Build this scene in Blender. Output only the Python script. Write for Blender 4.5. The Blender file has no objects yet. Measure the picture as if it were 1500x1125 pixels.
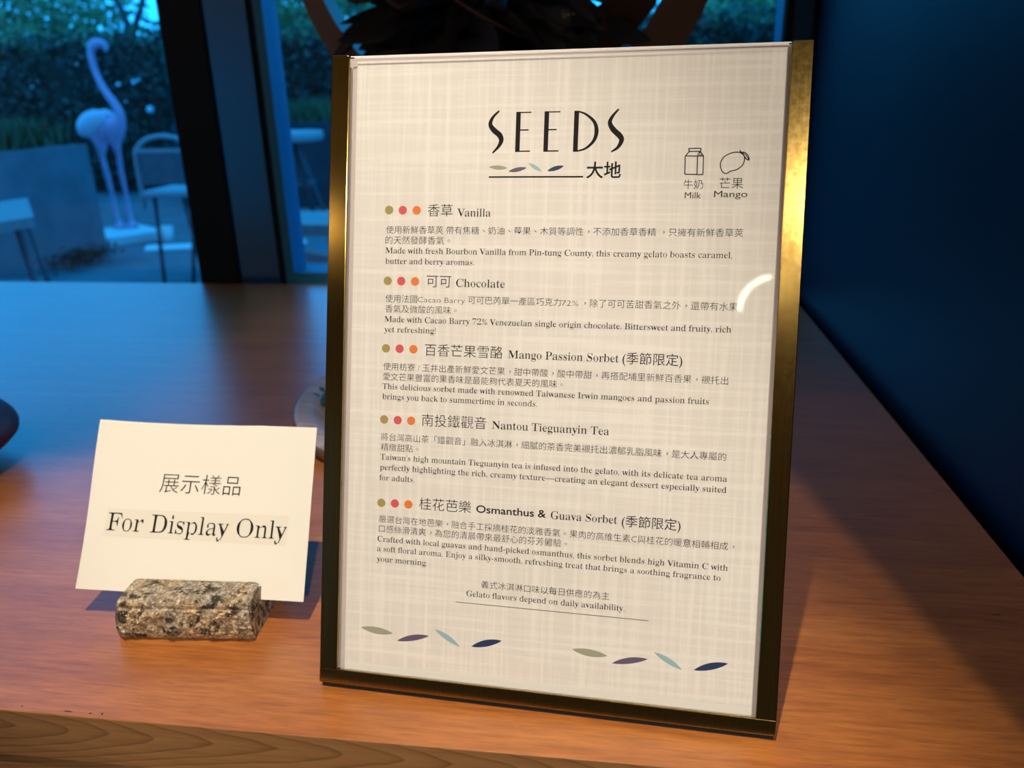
import bpy, bmesh, math, random
import numpy as np
from mathutils import Vector, Matrix, noise
random.seed(7)
S = bpy.context.scene
COL = S.collection
PI = math.pi

# ------------------------------------------------------------------ camera
FPX = 1148.32
cd = bpy.data.cameras.new('camera')
cd.sensor_width = 36.0
cd.lens = FPX / 1500 * 36
cd.clip_start = .01
cd.clip_end = 200
cd.dof.use_dof = True
cd.dof.focus_distance = 0.372
cd.dof.aperture_fstop = 9.5
camo = bpy.data.objects.new('camera', cd)
COL.objects.link(camo)
a = Vector((.99138, .12915, -.02230)).normalized()
c = Vector((-.1288, .9280, -.3497)); c = (c - a * c.dot(a)).normalized()
b = a.cross(c)
camo.matrix_world = Matrix(((a.x, b.x, -c.x, 0), (a.y, b.y, -c.y, 0), (a.z, b.z, -c.z, 1.0312), (0, 0, 0, 1)))
S.camera = camo

# ------------------------------------------------------------------ world, lamps, exposure
S.view_settings.view_transform = 'Standard'
S.view_settings.look = 'None'
S.view_settings.exposure = 0.0
S.view_settings.gamma = 1.0
S.cycles.use_denoising = True
S.cycles.max_bounces = 8
S.cycles.transparent_max_bounces = 12
S.cycles.sample_clamp_indirect = 4.0
S.cycles.caustics_reflective = False
S.cycles.caustics_refractive = False

w = bpy.data.worlds.new('dusk_sky')
S.world = w
w.use_nodes = True
nt = w.node_tree
bg = nt.nodes['Background']
tc = nt.nodes.new('ShaderNodeTexCoord')
sx = nt.nodes.new('ShaderNodeSeparateXYZ')
rp = nt.nodes.new('ShaderNodeValToRGB')
nt.links.new(tc.outputs['Generated'], sx.inputs[0])
nt.links.new(sx.outputs['Z'], rp.inputs[0])
nt.links.new(rp.outputs[0], bg.inputs[0])
rp.color_ramp.elements[0].position = 0.0
rp.color_ramp.elements[0].color = (.010, .30, .80, 1)
rp.color_ramp.elements[1].position = .26
rp.color_ramp.elements[1].color = (.012, .30, .80, 1)
for ps, k_ in ((.42, .36), (.64, .11), (.82, .10), (.93, 1.3), (1., 1.5)):
    el = rp.color_ramp.elements.new(ps)
    el.color = (.016 * k_, .31 * k_, .80 * k_, 1)
bg.inputs[1].default_value = 4.0


def lamp(name, kind, loc, target, energy, color, **kw):
    l = bpy.data.lights.new(name, kind)
    l.energy = energy
    l.color = color
    for k, v in kw.items():
        setattr(l, k, v)
    o = bpy.data.objects.new(name, l)
    COL.objects.link(o)
    o.location = loc
    d = Vector(target) - Vector(loc)
    o.rotation_euler = d.to_track_quat('-Z', 'Y').to_euler()
    return o


WARM = (1.0, .88, .72)
lamp('ceiling_or_fill_spot', 'SPOT', (-.19, -.06, 2.45), (-.225, .19, .75), 104, WARM, spot_size=math.radians(29), spot_blend=.5, shadow_soft_size=.012)
lamp('ceiling_or_fill_spot', 'SPOT', (.80, -2.5, 2.45), (-.03, .36, .88), 208, WARM, spot_size=math.radians(11), spot_blend=.35, shadow_soft_size=.05)
lamp('added_fill_panel', 'AREA', (2.4, -2.4, 2.7), (2.4, -2.4, 0), 18, (1, .78, .55), size=1.2)  # unseen panel, added as warm ambient fill for the room
lamp('added_fill_panel', 'AREA', (-3.2, -2.4, 2.7), (-3.2, -2.4, 0), 18, (1, .78, .55), size=1.2)  # its partner on the left, likewise added for ambient fill

lamp('added_fill_panel', 'AREA', (-.3, -.95, 2.72), (-.3, -.95, 0), 4, (1, .78, .55), size=1.2)  # overhead fill, added to warm the dim right of the counter
lamp('ceiling_or_fill_spot', 'SPOT', (.12, -.2, 2.5), (.19, .50, .75), 13, (1, .80, .58), spot_size=math.radians(19), spot_blend=.9, shadow_soft_size=.08)  # weak extra spot, added to brighten the right end of the counter
for loc in ((-1.72, -2.15, 2.22),):
    lamp('pendant_light', 'POINT', loc, (0, 0, 0), 4.0, (1, .75, .42), shadow_soft_size=.06)

# ------------------------------------------------------------------ materials
def N(m, t, **kw):
    n = m.node_tree.nodes.new(t)
    for k, v in kw.items():
        setattr(n, k, v)
    return n


def pm(name, col, rough=.5, metal=0., spec=.5, coat=0., coat_rough=.05):
    m = bpy.data.materials.new(name)
    m.use_nodes = True
    p = m.node_tree.nodes['Principled BSDF']
    p.inputs['Base Color'].default_value = (*col, 1)
    p.inputs['Roughness'].default_value = rough
    p.inputs['Metallic'].default_value = metal
    p.inputs['Specular IOR Level'].default_value = spec
    p.inputs['Coat Weight'].default_value = coat
    p.inputs['Coat Roughness'].default_value = coat_rough
    return m


def P(m):
    return m.node_tree.nodes['Principled BSDF']


def coords(m, scale=(1, 1, 1), kind='Object'):
    t = N(m, 'ShaderNodeTexCoord')
    mp = N(m, 'ShaderNodeMapping')
    mp.inputs['Scale'].default_value = scale
    m.node_tree.links.new(t.outputs[kind], mp.inputs[0])
    return mp.outputs[0]


def noise_tex(m, vec, scale=5, detail=4, rough=.55, dist=0.):
    n = N(m, 'ShaderNodeTexNoise')
    n.inputs['Scale'].default_value = scale
    n.inputs['Detail'].default_value = detail
    n.inputs['Roughness'].default_value = rough
    n.inputs['Distortion'].default_value = dist
    m.node_tree.links.new(vec, n.inputs['Vector'])
    return n.outputs['Fac']


def ramp(m, fac, stops, interp='LINEAR'):
    r = N(m, 'ShaderNodeValToRGB')
    r.color_ramp.interpolation = interp
    e = r.color_ramp.elements
    while len(e) < len(stops):
        e.new(.5)
    for i, (p_, c_) in enumerate(stops):
        e[i].position = p_
        e[i].color = (*c_, 1) if len(c_) == 3 else c_
    m.node_tree.links.new(fac, r.inputs[0])
    return r.outputs[0]


def mix(m, fac, A, B, mode='MIX'):
    n = N(m, 'ShaderNodeMix', data_type='RGBA', blend_type=mode)
    L = m.node_tree.links
    for s, v in ((n.inputs[0], fac), (n.inputs[6], A), (n.inputs[7], B)):
        if hasattr(v, 'is_output'):
            L.new(v, s)
        elif isinstance(v, (int, float)):
            s.default_value = v
        else:
            s.default_value = (*v, 1)
    return n.outputs[2]


def bump(m, h, strength=.2, dist=.001):
    bn = N(m, 'ShaderNodeBump')
    bn.inputs['Strength'].default_value = strength
    bn.inputs['Distance'].default_value = dist
    m.node_tree.links.new(h, bn.inputs['Height'])
    m.node_tree.links.new(bn.outputs[0], P(m).inputs['Normal'])


def base(m, out):
    m.node_tree.links.new(out, P(m).inputs['Base Color'])


def mottled(name, c1, c2, rough=.8, scale=8, sc3=(1, 1, 1), bstr=0., metal=0., spec=.5):
    m = pm(name, c1, rough, metal, spec)
    v = coords(m, sc3)
    f = noise_tex(m, v, scale, 5)
    base(m, ramp(m, f, [(.35, c1), (.65, c2)]))
    if bstr:
        bump(m, f, bstr, .004)
    return m


# red-brown satin wood of the counter
M = {}
def wood_top():
    m = pm('satin_red_brown_wood', (.4, .16, .05), .30)
    v = coords(m, (3.2, 30, 30))
    fine = noise_tex(m, coords(m, (34, 380, 380)), 1.0, 5, .7)
    broad = noise_tex(m, v, 1.5, 5, .6, .4)
    cl = ramp(m, broad, [(.28, (.36, .112, .022)), (.5, (.44, .147, .031)), (.74, (.52, .187, .041))])
    f2 = ramp(m, fine, [(.32, (.56, .50, .45)), (.62, (1.06, 1.06, 1.06))])
    base(m, mix(m, .8, cl, f2, 'MULTIPLY'))
    bump(m, fine, .10, .0004)
    P(m).inputs['Coat Weight'].default_value = .8
    P(m).inputs['Coat Roughness'].default_value = .33
    P(m).inputs['Roughness'].default_value = .34
    return m


def wood_face():
    m = pm('brown_wood_with_cathedral_grain', (.25, .12, .05), .5)
    L = m.node_tree.links
    t_ = N(m, 'ShaderNodeTexCoord'); sp = N(m, 'ShaderNodeSeparateXYZ'); L.new(t_.outputs['Object'], sp.inputs[0])
    def mth(op, x_, y_=None):
        q = N(m, 'ShaderNodeMath', operation=op)
        for s_, v_ in zip(q.inputs, (x_, y_)):
            if v_ is None:
                continue
            if hasattr(v_, 'is_output'):
                L.new(v_, s_)
            else:
                s_.default_value = v_
        return q.outputs[0]
    dz = mth('SUBTRACT', sp.outputs['Z'], .741)
    big = noise_tex(m, coords(m, (9, 9, 14)), 1., 3, .5)
    fin = noise_tex(m, coords(m, (60, 60, 120)), 1., 3, .5)
    u = mth('ADD', mth('ADD', sp.outputs['X'], mth('MULTIPLY', mth('POWER', mth('ABSOLUTE', dz), 1.5), 36.)), mth('ADD', mth('MULTIPLY', big, .075), mth('MULTIPLY', fin, .006)))
    ph = mth('FRACT', mth('MULTIPLY', u, 36.))
    class W_: pass
    wv = W_(); wv.outputs = {'Fac': ph}
    fine = noise_tex(m, coords(m, (30, 300, 500)), 1., 4, .6)
    cl = ramp(m, wv.outputs['Fac'], [(0., (.335, .165, .062)), (.72, (.29, .14, .051)), (.95, (.205, .095, .033)), (1., (.32, .16, .06))])
    base(m, mix(m, .5, cl, ramp(m, fine, [(.3, (.6, .6, .6)), (.65, (1.05, 1.05, 1.05))]), 'MULTIPLY'))
    return m


def granite():
    m = pm('speckled_rough_granite', (.4, .33, .25), .8)
    v = coords(m, (1, 1, 1))
    n1 = noise_tex(m, v, 330, 5, .75)
    n2 = noise_tex(m, v, 150, 4, .65)
    n3 = noise_tex(m, v, 620, 3, .6)
    n4 = noise_tex(m, v, 60, 3, .5)
    c1 = ramp(m, n1, [(.34, (.085, .07, .055)), (.44, (.27, .215, .15)), (.54, (.44, .36, .26)), (.66, (.74, .66, .53))])
    hue = ramp(m, n4, [(.38, (.86, .90, .95)), (.60, (1.08, .96, .80))])
    c1 = mix(m, 1., c1, hue, 'MULTIPLY')
    dk = ramp(m, n2, [(.39, (.05, .045, .04)), (.46, (.72, .70, .68)), (.50, (1, 1, 1))])
    c2 = mix(m, .95, c1, dk, 'MULTIPLY')
    bk = ramp(m, n3, [(.32, (.12, .11, .10)), (.37, (1, 1, 1))])
    c2 = mix(m, .9, c2, bk, 'MULTIPLY')
    sp = ramp(m, n3, [(.62, (0, 0, 0)), (.67, (1, 1, 1))])
    base(m, mix(m, sp, c2, (.84, .76, .62)))
    bump(m, n1, .8, .0012)
    return m


def brass():
    m = pm('brushed_brass', (.50, .33, .09), .30, 1.)
    v = coords(m, (900, 900, 14))
    f = noise_tex(m, v, 1., 3, .6)
    base(m, ramp(m, f, [(.3, (.38, .25, .066)), (.7, (.48, .32, .095))]))
    P(m).inputs['Anisotropic'].default_value = .4
    P(m).inputs['Anisotropic Rotation'].default_value = .25
    tg = N(m, 'ShaderNodeTangent', direction_type='RADIAL', axis='X')
    m.node_tree.links.new(tg.outputs[0], P(m).inputs['Tangent'])
    sp = noise_tex(m, coords(m), 380, 2, .5)
    r = ramp(m, sp, [(.2, (.12, .12, .12)), (.8, (.155, .155, .155))])
    m.node_tree.links.new(r, P(m).inputs['Roughness'])
    return m


def woven_paper():
    m = pm('cream_paper_with_woven_print', (.8, .75, .66), .75, spec=.2)
    a1 = noise_tex(m, coords(m, (420, 1, 11)), 1., 3, .6)
    a2 = noise_tex(m, coords(m, (11, 1, 420)), 1., 3, .6)
    a3 = noise_tex(m, coords(m, (170, 1, 7)), 1., 2, .6)
    a4 = noise_tex(m, coords(m, (7, 1, 170)), 1., 2, .6)
    A = (.80, .765, .715); B = (.885, .86, .805)
    k1 = ramp(m, a1, [(.47, (0, 0, 0)), (.70, (1, 1, 1))])
    k2 = ramp(m, a2, [(.47, (0, 0, 0)), (.70, (1, 1, 1))])
    k3 = ramp(m, a3, [(.52, (0, 0, 0)), (.64, (.6, .6, .6))])
    k4 = ramp(m, a4, [(.52, (0, 0, 0)), (.64, (.6, .6, .6))])
    t1 = mix(m, 1., k1, k2, 'ADD')
    t2 = mix(m, 1., k3, k4, 'ADD')
    t = mix(m, .5, t1, t2, 'ADD')
    base(m, mix(m, t, A, B))
    return m


def clear(name, tint, ior=1.49, rough=0.02, refl=1.0):
    m = bpy.data.materials.new(name)
    m.use_nodes = True
    n = m.node_tree.nodes
    n.remove(P(m))
    tr = N(m, 'ShaderNodeBsdfTransparent'); tr.inputs[0].default_value = (*tint, 1)
    gl = N(m, 'ShaderNodeBsdfGlossy'); gl.inputs['Roughness'].default_value = rough
    gl.inputs[0].default_value = (refl, refl, refl, 1)
    fr = N(m, 'ShaderNodeFresnel'); fr.inputs[0].default_value = ior
    mx = N(m, 'ShaderNodeMixShader')
    L = m.node_tree.links
    ge = N(m, 'ShaderNodeNewGeometry'); mt = N(m, 'ShaderNodeMath', operation='SUBTRACT'); mt.inputs[0].default_value = 1.
    mu = N(m, 'ShaderNodeMath', operation='MULTIPLY')
    L.new(ge.outputs['Backfacing'], mt.inputs[1]); L.new(mt.outputs[0], mu.inputs[0]); L.new(fr.outputs[0], mu.inputs[1])
    L.new(mu.outputs[0], mx.inputs[0]); L.new(tr.outputs[0], mx.inputs[1]); L.new(gl.outputs[0], mx.inputs[2])
    L.new(mx.outputs[0], n['Material Output'].inputs[0])
    return m


def leafmat(name, c1, c2, rough=.5, scale=3.):
    m = pm(name, c1, rough)
    f = noise_tex(m, coords(m), scale, 6, .7)
    base(m, ramp(m, f, [(.35, c1), (.65, c2)]))
    return m


M['top'] = wood_top()
M['face'] = wood_face()
M['body'] = mottled('plain_brown_cabinet_wood', (.33, .15, .06), (.42, .2, .085), .5, 3, (4, 40, 40))
M['chip'] = pm('dark_worn_chip', (.05, .03, .025), .7)
M['granite'] = granite()
M['brass'] = brass()
M['gap_shade'] = pm('gap_shade_black', (.008, .008, .008), .9)  # black for the shaded gap below the brass frame
M['paper'] = woven_paper()
M['margin'] = pm('white_paper_margin', (.86, .83, .77), .7, spec=.2)
M['backing'] = pm('pale_grey_backing', (.62, .54, .52), .6)
M['acryl'] = clear('clear_acrylic', (.99, .99, .99))
M['acryl_glint'] = pm('white_acrylic_glint', (.9, .88, .86), .25)  # white put in for light caught by the pane's edge
M['glass'] = clear('window_glass', (.95, .98, 1.), 1.45, 0.)
M['ink'] = pm('black_ink', (.006, .005, .005), .6, spec=.2)
M['inkgrey'] = pm('soft_black_ink', (.06, .05, .045), .6)
M['olive'] = pm('olive_ink', (.40, .32, .10), .6)
M['red'] = pm('coral_red_ink', (.72, .105, .11), .6)
M['orange'] = pm('orange_ink', (.84, .22, .045), .6)
M['sage'] = pm('sage_ink', (.36, .38, .27), .6)
M['plum'] = pm('plum_ink', (.13, .10, .17), .6)
M['sky'] = pm('pale_blue_ink', (.34, .52, .57), .6)
M['navy'] = pm('navy_ink', (.012, .035, .115), .6)
M['card'] = pm('cream_card', (.765, .735, .66), .75, spec=.2)
M['strip'] = pm('pasted_cream_strip', (.72, .685, .595), .6, spec=.3)
M['lacquer'] = pm('dark_red_lacquer', (.12, .004, .008), .45, spec=.3)
M['foot'] = pm('black_foot', (.01, .008, .008), .6)
M['traywood'] = mottled('pale_greyish_wood', (.30, .23, .20), (.44, .35, .31), .55, 6, (4, 30, 4))
M['bark'] = mottled('brown_bark', (.11, .055, .025), (.22, .11, .05), .8, 40)
M['sprig'] = mottled('dark_green_sprig', (.012, .045, .035), (.03, .09, .06), .6, 30)
M['bronze'] = mottled('dark_bronze', (.115, .060, .036), (.16, .09, .05), .45, 4, metal=.55)
M['dried'] = mottled('black_dried_leaf', (.004, .003, .0035), (.009, .006, .0065), .6, 14)
M['twig'] = pm('dried_reddish_twig', (.06, .025, .022), .6)
M['gold'] = pm('gold_accent', (.6, .45, .15), .35, 1.)
M['black_frame'] = pm('black_window_frame', (.002, .005, .008), .6, spec=.25)
M['blue_frame'] = mottled('blue_grey_metal_frame', (.002, .060, .17), (.003, .070, .20), .28, 2, spec=.9)
M['bead'] = mottled('mid_blue_glazing_bead', (.01, .17, .32), (.015, .19, .36), .5, 3)
M['gasket'] = pm('black_rubber_gasket', (.003, .004, .008), .8)
M['navywall'] = mottled('dark_navy_panel', (.002, .007, .018), (.003, .010, .025), .5, 1.5, spec=.22)
M['wall'] = mottled('brown_grey_plaster', (.26, .195, .14), (.32, .24, .18), .9, 3)
M['ceil'] = mottled('warm_ceiling_paint', (.20, .17, .13), (.24, .20, .16), .9, 2)
M['floor'] = mottled('stone_floor', (.20, .16, .13), (.27, .22, .18), .45, 3)
M['paving'] = mottled('grey_paving', (.11, .14, .165), (.17, .20, .225), .8, 2.5)
M['concrete'] = mottled('grey_concrete', (.15, .185, .215), (.22, .26, .30), .9, 3.5, bstr=.3)
M['darkconc'] = mottled('dark_concrete', (.03, .045, .06), (.06, .08, .09), .9, 4)
M['grass'] = leafmat('mid_green_grass', (.035, .10, .045), (.10, .19, .08), .6, 2.)
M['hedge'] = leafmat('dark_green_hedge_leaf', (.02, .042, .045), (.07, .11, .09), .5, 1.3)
M['hedgetop'] = leafmat('light_green_top_leaf', (.08, .20, .08), (.20, .34, .14), .5, 1.3)  # lighter green for most leaves on the hedge top
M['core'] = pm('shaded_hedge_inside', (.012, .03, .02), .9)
M['tree'] = leafmat('soft_green_tree_leaf', (.10, .22, .10), (.30, .44, .20), .55, 1.)
M['trunk'] = mottled('grey_brown_bark', (.05, .06, .06), (.10, .10, .09), .9, 6)
M['pink'] = mottled('pink_painted_resin', (.86, .40, .62), (.95, .5, .7), .55, 4)
M['pinkwing'] = mottled('pale_pink_feather_paint', (.95, .72, .85), (.95, .8, .9), .5, 10)
M['slab'] = pm('white_stone_slab', (.85, .85, .85), .6)
M['metal_pale'] = pm('pale_painted_metal', (.42, .45, .48), .45, spec=.6)
M['metal_dark'] = pm('dark_painted_metal', (.03, .035, .04), .5)
M['sling'] = mottled('blue_grey_seat_fabric', (.12, .15, .18), (.16, .19, .22), .8, 20)
M['palewood'] = mottled('weathered_pale_wood', (.22, .26, .28), (.34, .37, .38), .7, 5, (3, 30, 3))
M['light_gap'] = pm('pale_light_gap', (.8, .9, 1.), .5)  # pale colour for light showing through the hedge
M['led'] = bpy.data.materials.new('warm_led_tube')
M['led'].use_nodes = True
P(M['led']).inputs['Base Color'].default_value = (1, 1, 1, 1)
P(M['led']).inputs['Emission Color'].default_value = (1, .88, .66, 1)
P(M['led']).inputs['Emission Strength'].default_value = 26

# ------------------------------------------------------------------ helpers
def link(name, me, mat=None, parent=None):
    o = bpy.data.objects.new(name, me)
    COL.objects.link(o)
    if mat is not None:
        for m in (mat if isinstance(mat, (list, tuple)) else [mat]):
            me.materials.append(m)
    if parent is not None:
        o.parent = parent
    return o


def tag(o, label=None, cat=None, group=None, kind=None):
    for k, v in (('label', label), ('category', cat), ('group', group), ('kind', kind)):
        if v:
            o[k] = v
    return o


def thing(name, label, cat, loc=(0, 0, 0), rot=(0, 0, 0), group=None):
    o = bpy.data.objects.new(name, None)
    o.empty_display_size = .05
    COL.objects.link(o)
    o.location = loc
    o.rotation_euler = rot
    return tag(o, label, cat, group)


class MB:
    def __init__(s):
        s.bm = bmesh.new()

    def box(s, x0, x1, y0, y1, z0, z1, bev=0., mi=0, mat=None):
        r = bmesh.ops.create_cube(s.bm, size=1)
        vs = r['verts']
        for v in vs:
            v.co = Vector(((x0 + x1) / 2 + v.co.x * (x1 - x0), (y0 + y1) / 2 + v.co.y * (y1 - y0), (z0 + z1) / 2 + v.co.z * (z1 - z0)))
            if mat:
                v.co = mat @ v.co
        fs = list({f for v in vs for f in v.link_faces})
        for f in fs:
            f.material_index = mi
        if bev:
            es = list({e for v in vs for e in v.link_edges})
            bmesh.ops.bevel(s.bm, geom=es, offset=bev, segments=2, affect='EDGES', profile=.6)
        return s

    def tube(s, pts, r, n=8, closed=False, mi=0):
        pts = [Vector(p) for p in pts]
        rs = r if isinstance(r, (list, tuple)) else [r] * len(pts)
        rings = []
        up = None
        L = len(pts)
        for i, p in enumerate(pts):
            if closed:
                t = pts[(i + 1) % L] - pts[i - 1]
            else:
                t = pts[min(i + 1, L - 1)] - pts[max(i - 1, 0)]
            t.normalize()
            if up is None:
                up = Vector((0, 0, 1)) if abs(t.z) < .9 else Vector((1, 0, 0))
            u = (up - t * up.dot(t)).normalized()
            up = u
            v = t.cross(u)
            rings.append([s.bm.verts.new(p + (u * math.cos(q) + v * math.sin(q)) * rs[i]) for q in [2 * PI * k / n for k in range(n)]])
        for i in range(L if closed else L - 1):
            A, B = rings[i], rings[(i + 1) % L]
            for k in range(n):
                f = s.bm.faces.new((A[k], A[(k + 1) % n], B[(k + 1) % n], B[k]))
                f.smooth = True
                f.material_index = mi
        if not closed:
            s.bm.faces.new(rings[0][::-1]).material_index = mi
            s.bm.faces.new(rings[-1]).material_index = mi
        return s

    def lathe(s, prof, n=48, cx=0, cy=0, mi=0):
        rings = []
        for (r, z) in prof:
            if r < 1e-6:
                rings.append([s.bm.verts.new((cx, cy, z))])
            else:
                rings.append([s.bm.verts.new((cx + r * math.cos(2 * PI * k / n), cy + r * math.sin(2 * PI * k / n), z)) for k in range(n)])
        for A, B in zip(rings, rings[1:]):
            for k in range(n):
                k2 = (k + 1) % n
                if len(A) == 1 and len(B) == 1:
                    continue
                if len(A) == 1:
                    f = s.bm.faces.new((A[0], B[k2], B[k]))
                elif len(B) == 1:
                    f = s.bm.faces.new((A[k], A[k2], B[0]))
                else:
                    f = s.bm.faces.new((A[k], A[k2], B[k2], B[k]))
                f.smooth = True
                f.material_index = mi
        return s

    def prism(s, poly, y0, y1, axis='y', mi=0):
        """outline in two coordinates pushed along the third axis"""
        def at(p, d):
            return (p[0], d, p[1]) if axis == 'y' else ((d, p[0], p[1]) if axis == 'x' else (p[0], p[1], d))
        A = [s.bm.verts.new(at(p, y0)) for p in poly]
        B = [s.bm.verts.new(at(p, y1)) for p in poly]
        n = len(poly)
        fs = [s.bm.faces.new(A), s.bm.faces.new(B[::-1])]
        for k in range(n):
            fs.append(s.bm.faces.new((A[k], B[k], B[(k + 1) % n], A[(k + 1) % n])))
        for f in fs:
            f.material_index = mi
        return s

    def mesh(s, name):
        bmesh.ops.recalc_face_normals(s.bm, faces=s.bm.faces[:])
        me = bpy.data.meshes.new(name)
        s.bm.to_mesh(me)
        s.bm.free()
        return me

    def build(s, name, mat, parent=None):
        return link(name, s.mesh(name), mat, parent)


def leaf_mesh(name, pts, size, mats, seed=0, idx=None, flat=0., jitter=.4, aspect=.55, normals=None):
    """a crowd of small bent leaves in one mesh"""
    rnd = np.random.RandomState(seed)
    n = len(pts)
    pts = np.asarray(pts, float)
    d = rnd.normal(size=(n, 3)); d[:, 2] *= (1 - flat)
    d /= np.linalg.norm(d, axis=1)[:, None]
    q = rnd.normal(size=(n, 3))
    if normals is not None:
        q = normals + .5 * q
        d -= q * ((d * q).sum(1) / (q * q).sum(1))[:, None]
        d /= np.linalg.norm(d, axis=1)[:, None]
    sd = np.cross(d, q); sd /= np.linalg.norm(sd, axis=1)[:, None]
    up = np.cross(sd, d)
    s = (size * (1 + jitter * (rnd.rand(n) - .5) * 2))[:, None]
    V = np.stack([pts - d * s * .5, pts + sd * s * aspect * .5 + up * s * .06, pts + d * s * .5, pts - sd * s * aspect * .5 + up * s * .06], 1).reshape(-1, 3)
    F = np.arange(4 * n).reshape(-1, 4)
    me = bpy.data.meshes.new(name)
    me.from_pydata(V.tolist(), [], F.tolist())
    if idx is not None:
        me.polygons.foreach_set('material_index', np.asarray(idx, dtype=np.int32))
    me.update()
    for m in mats:
        me.materials.append(m)
    return me


# ------------------------------------------------------------------ setting: room
def struct(name, mb, mat, parent=None):
    o = mb.build(name, mat, parent)
    if parent is None:
        o['kind'] = 'structure'
    return o


struct('floor', MB().box(-4.6, 3.6, -4.6, 1.26, -.1, 0), M['floor'])
struct('ceiling', MB().box(-4.6, 3.6, -4.6, 1.30, 2.8, 2.9), M['ceil'])
struct('wall_back', MB().box(-3.25, 3.6, -4.7, -4.6, 0, 2.8).box(-4.6, -4.1, -4.7, -4.6, 0, 2.8).box(-4.1, -3.25, -4.7, -4.6, 1.75, 2.8), M['wall'])
w3 = struct('added_window', MB().box(-4.1, -4.04, -4.68, -4.62, 0, 1.75).box(-3.31, -3.25, -4.68, -4.62, 0, 1.75).box(-4.04, -3.31, -4.68, -4.62, 1.70, 1.75).box(-4.04, -3.31, -4.68, -4.62, 0, .06), M['blue_frame'])  # unseen window, added to give the frame stile a blue reflection
struct('glass_pane', MB().box(-4.04, -3.31, -4.655, -4.649, .06, 1.70), M['glass'], w3)
struct('wall_left', MB().box(-4.7, -4.6, -4.6, 1.30, 0, 2.8), M['wall'])
struct('wall_far_right', MB().box(3.6, 3.7, -4.6, 1.30, 0, 2.8), M['wall'])
struct('wall_right', MB().box(.2585, .75, .0, 1.30, 0, 2.8, .002), M['navywall'])
struct('wall_front', MB().box(.75, 3.6, 1.20, 1.30, 0, 2.8).box(-4.6, .2585, 1.20, 1.30, 2.55, 2.8), M['navywall'])

# big window behind the counter: left pane with black stile
w1 = MB().box(-.680, -.6125, 1.195, 1.262, 0, 2.55, .001).box(-4.6, -4.52, 1.20, 1.26, 0, 2.55, .002).box(-4.52, -.68, 1.205, 1.25, 0, .06).box(-4.52, -.68, 1.205, 1.25, 2.48, 2.55)
w1 = struct('window_1', w1, M['black_frame'])
struct('glass_pane', MB().box(-4.52, -.68, 1.225, 1.231, .06, 2.48), M['glass'], w1)
w2 = struct('window_2', MB().box(-.6125, -.5445, 1.200, 1.262, 0, 2.55, .001).box(.2300, .2540, 1.20, 1.262, 0, 2.55, .001), M['blue_frame'])
struct('gasket', MB().box(-.5445, -.534, 1.206, 1.255, 0, 2.55).box(.2190, .2300, 1.206, 1.255, 0, 2.55).box(.254, .2585, 1.21, 1.262, 0, 2.55), M['gasket'], w2)
struct('glazing_bead', MB().box(-.534, -.520, 1.200, 1.255, 0, 2.55, .0008).box(.2140, .2190, 1.20, 1.255, 0, 2.55, .0008).box(-.52, .214, 1.200, 1.255, .715, .763, .001).box(-.52, .214, 1.20, 1.255, 2.50, 2.55), M['bead'], w2)
struct('glass_pane', MB().box(-.52, .214, 1.222, 1.228, .763, 2.50), M['glass'], w2)
struct('glass_pane', MB().box(-.52, .214, 1.222, 1.228, .0, .715), M['glass'], w2)

# ------------------------------------------------------------------ counter
ct = thing('counter', 'long red-brown wooden counter in front of the window, the menu standing on it', 'counter', (-.70, .72, 0))
def local(o, par):
    o.matrix_parent_inverse = Matrix.Translation(-Vector(par.location))
    return o
tm = MB().box(-1.75, .248, .271, 1.176, .7205, .75, .0006)
# small worn nicks and a scratch on the edge and surface
def nick(x, y, l, wd, ang=0.):
    ca, sa = math.cos(ang), math.sin(ang)
    pts = [(-l / 2, 0), (-l / 4, wd / 2), (l / 6, wd * .4), (l / 2, 0), (l / 5, -wd / 2), (-l / 4, -wd * .3)]
    f = tm.bm.faces.new([tm.bm.verts.new((x + ca * p - sa * q, y + sa * p + ca * q, .75005)) for p, q in pts])
    f.material_index = 1
nick(-.2625, .2737, .0058, .0009)
nick(-.2505, .2736, .0022, .0008)
nick(-.2445, .2739, .0012, .0016)
nick(.2160, .3979, .006, .0010, .1)
nick(-.288, .2745, .0012, .0008)
local(tm.build('worktop', [M['top'], M['chip']], ct), ct)
local(MB().box(-1.75, .246, .2722, .2900, .690, .7205).build('front_rail', M['face'], ct), ct)
local(MB().box(-1.74, .245, .281, 1.172, .06, .690).build('cabinet_body', M['body'], ct), ct)
local(MB().box(-1.74, .245, .33, 1.15, .0, .06).build('plinth', M['foot'], ct), ct)
# the worktop edge shows the same cathedral grain as the rail below it
wt = [o for o in ct.children if o.name.startswith('worktop')][0]
wt.data.materials.append(M['face'])
for f in wt.data.polygons:
    if f.normal.y < -.8:
        f.material_index = 2

# ------------------------------------------------------------------ lettering engine
_glyph = {}
_cut = {}
DG = bpy.context.evaluated_depsgraph_get


def _splines(body):
    cu = bpy.data.curves.new('g', 'FONT')
    cu.body = body
    cu.size = 1
    ob = bpy.data.objects.new('g', cu)
    COL.objects.link(ob)
    cc = ob.to_curve(DG())
    out = []
    for s in cc.splines:
        if s.type == 'BEZIER':
            out.append(([p.co.copy() for p in s.bezier_points], [p.handle_left.copy() for p in s.bezier_points], [p.handle_right.copy() for p in s.bezier_points]))
    ob.to_curve_clear()
    bpy.data.objects.remove(ob)
    bpy.data.curves.remove(cu)
    return out


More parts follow.
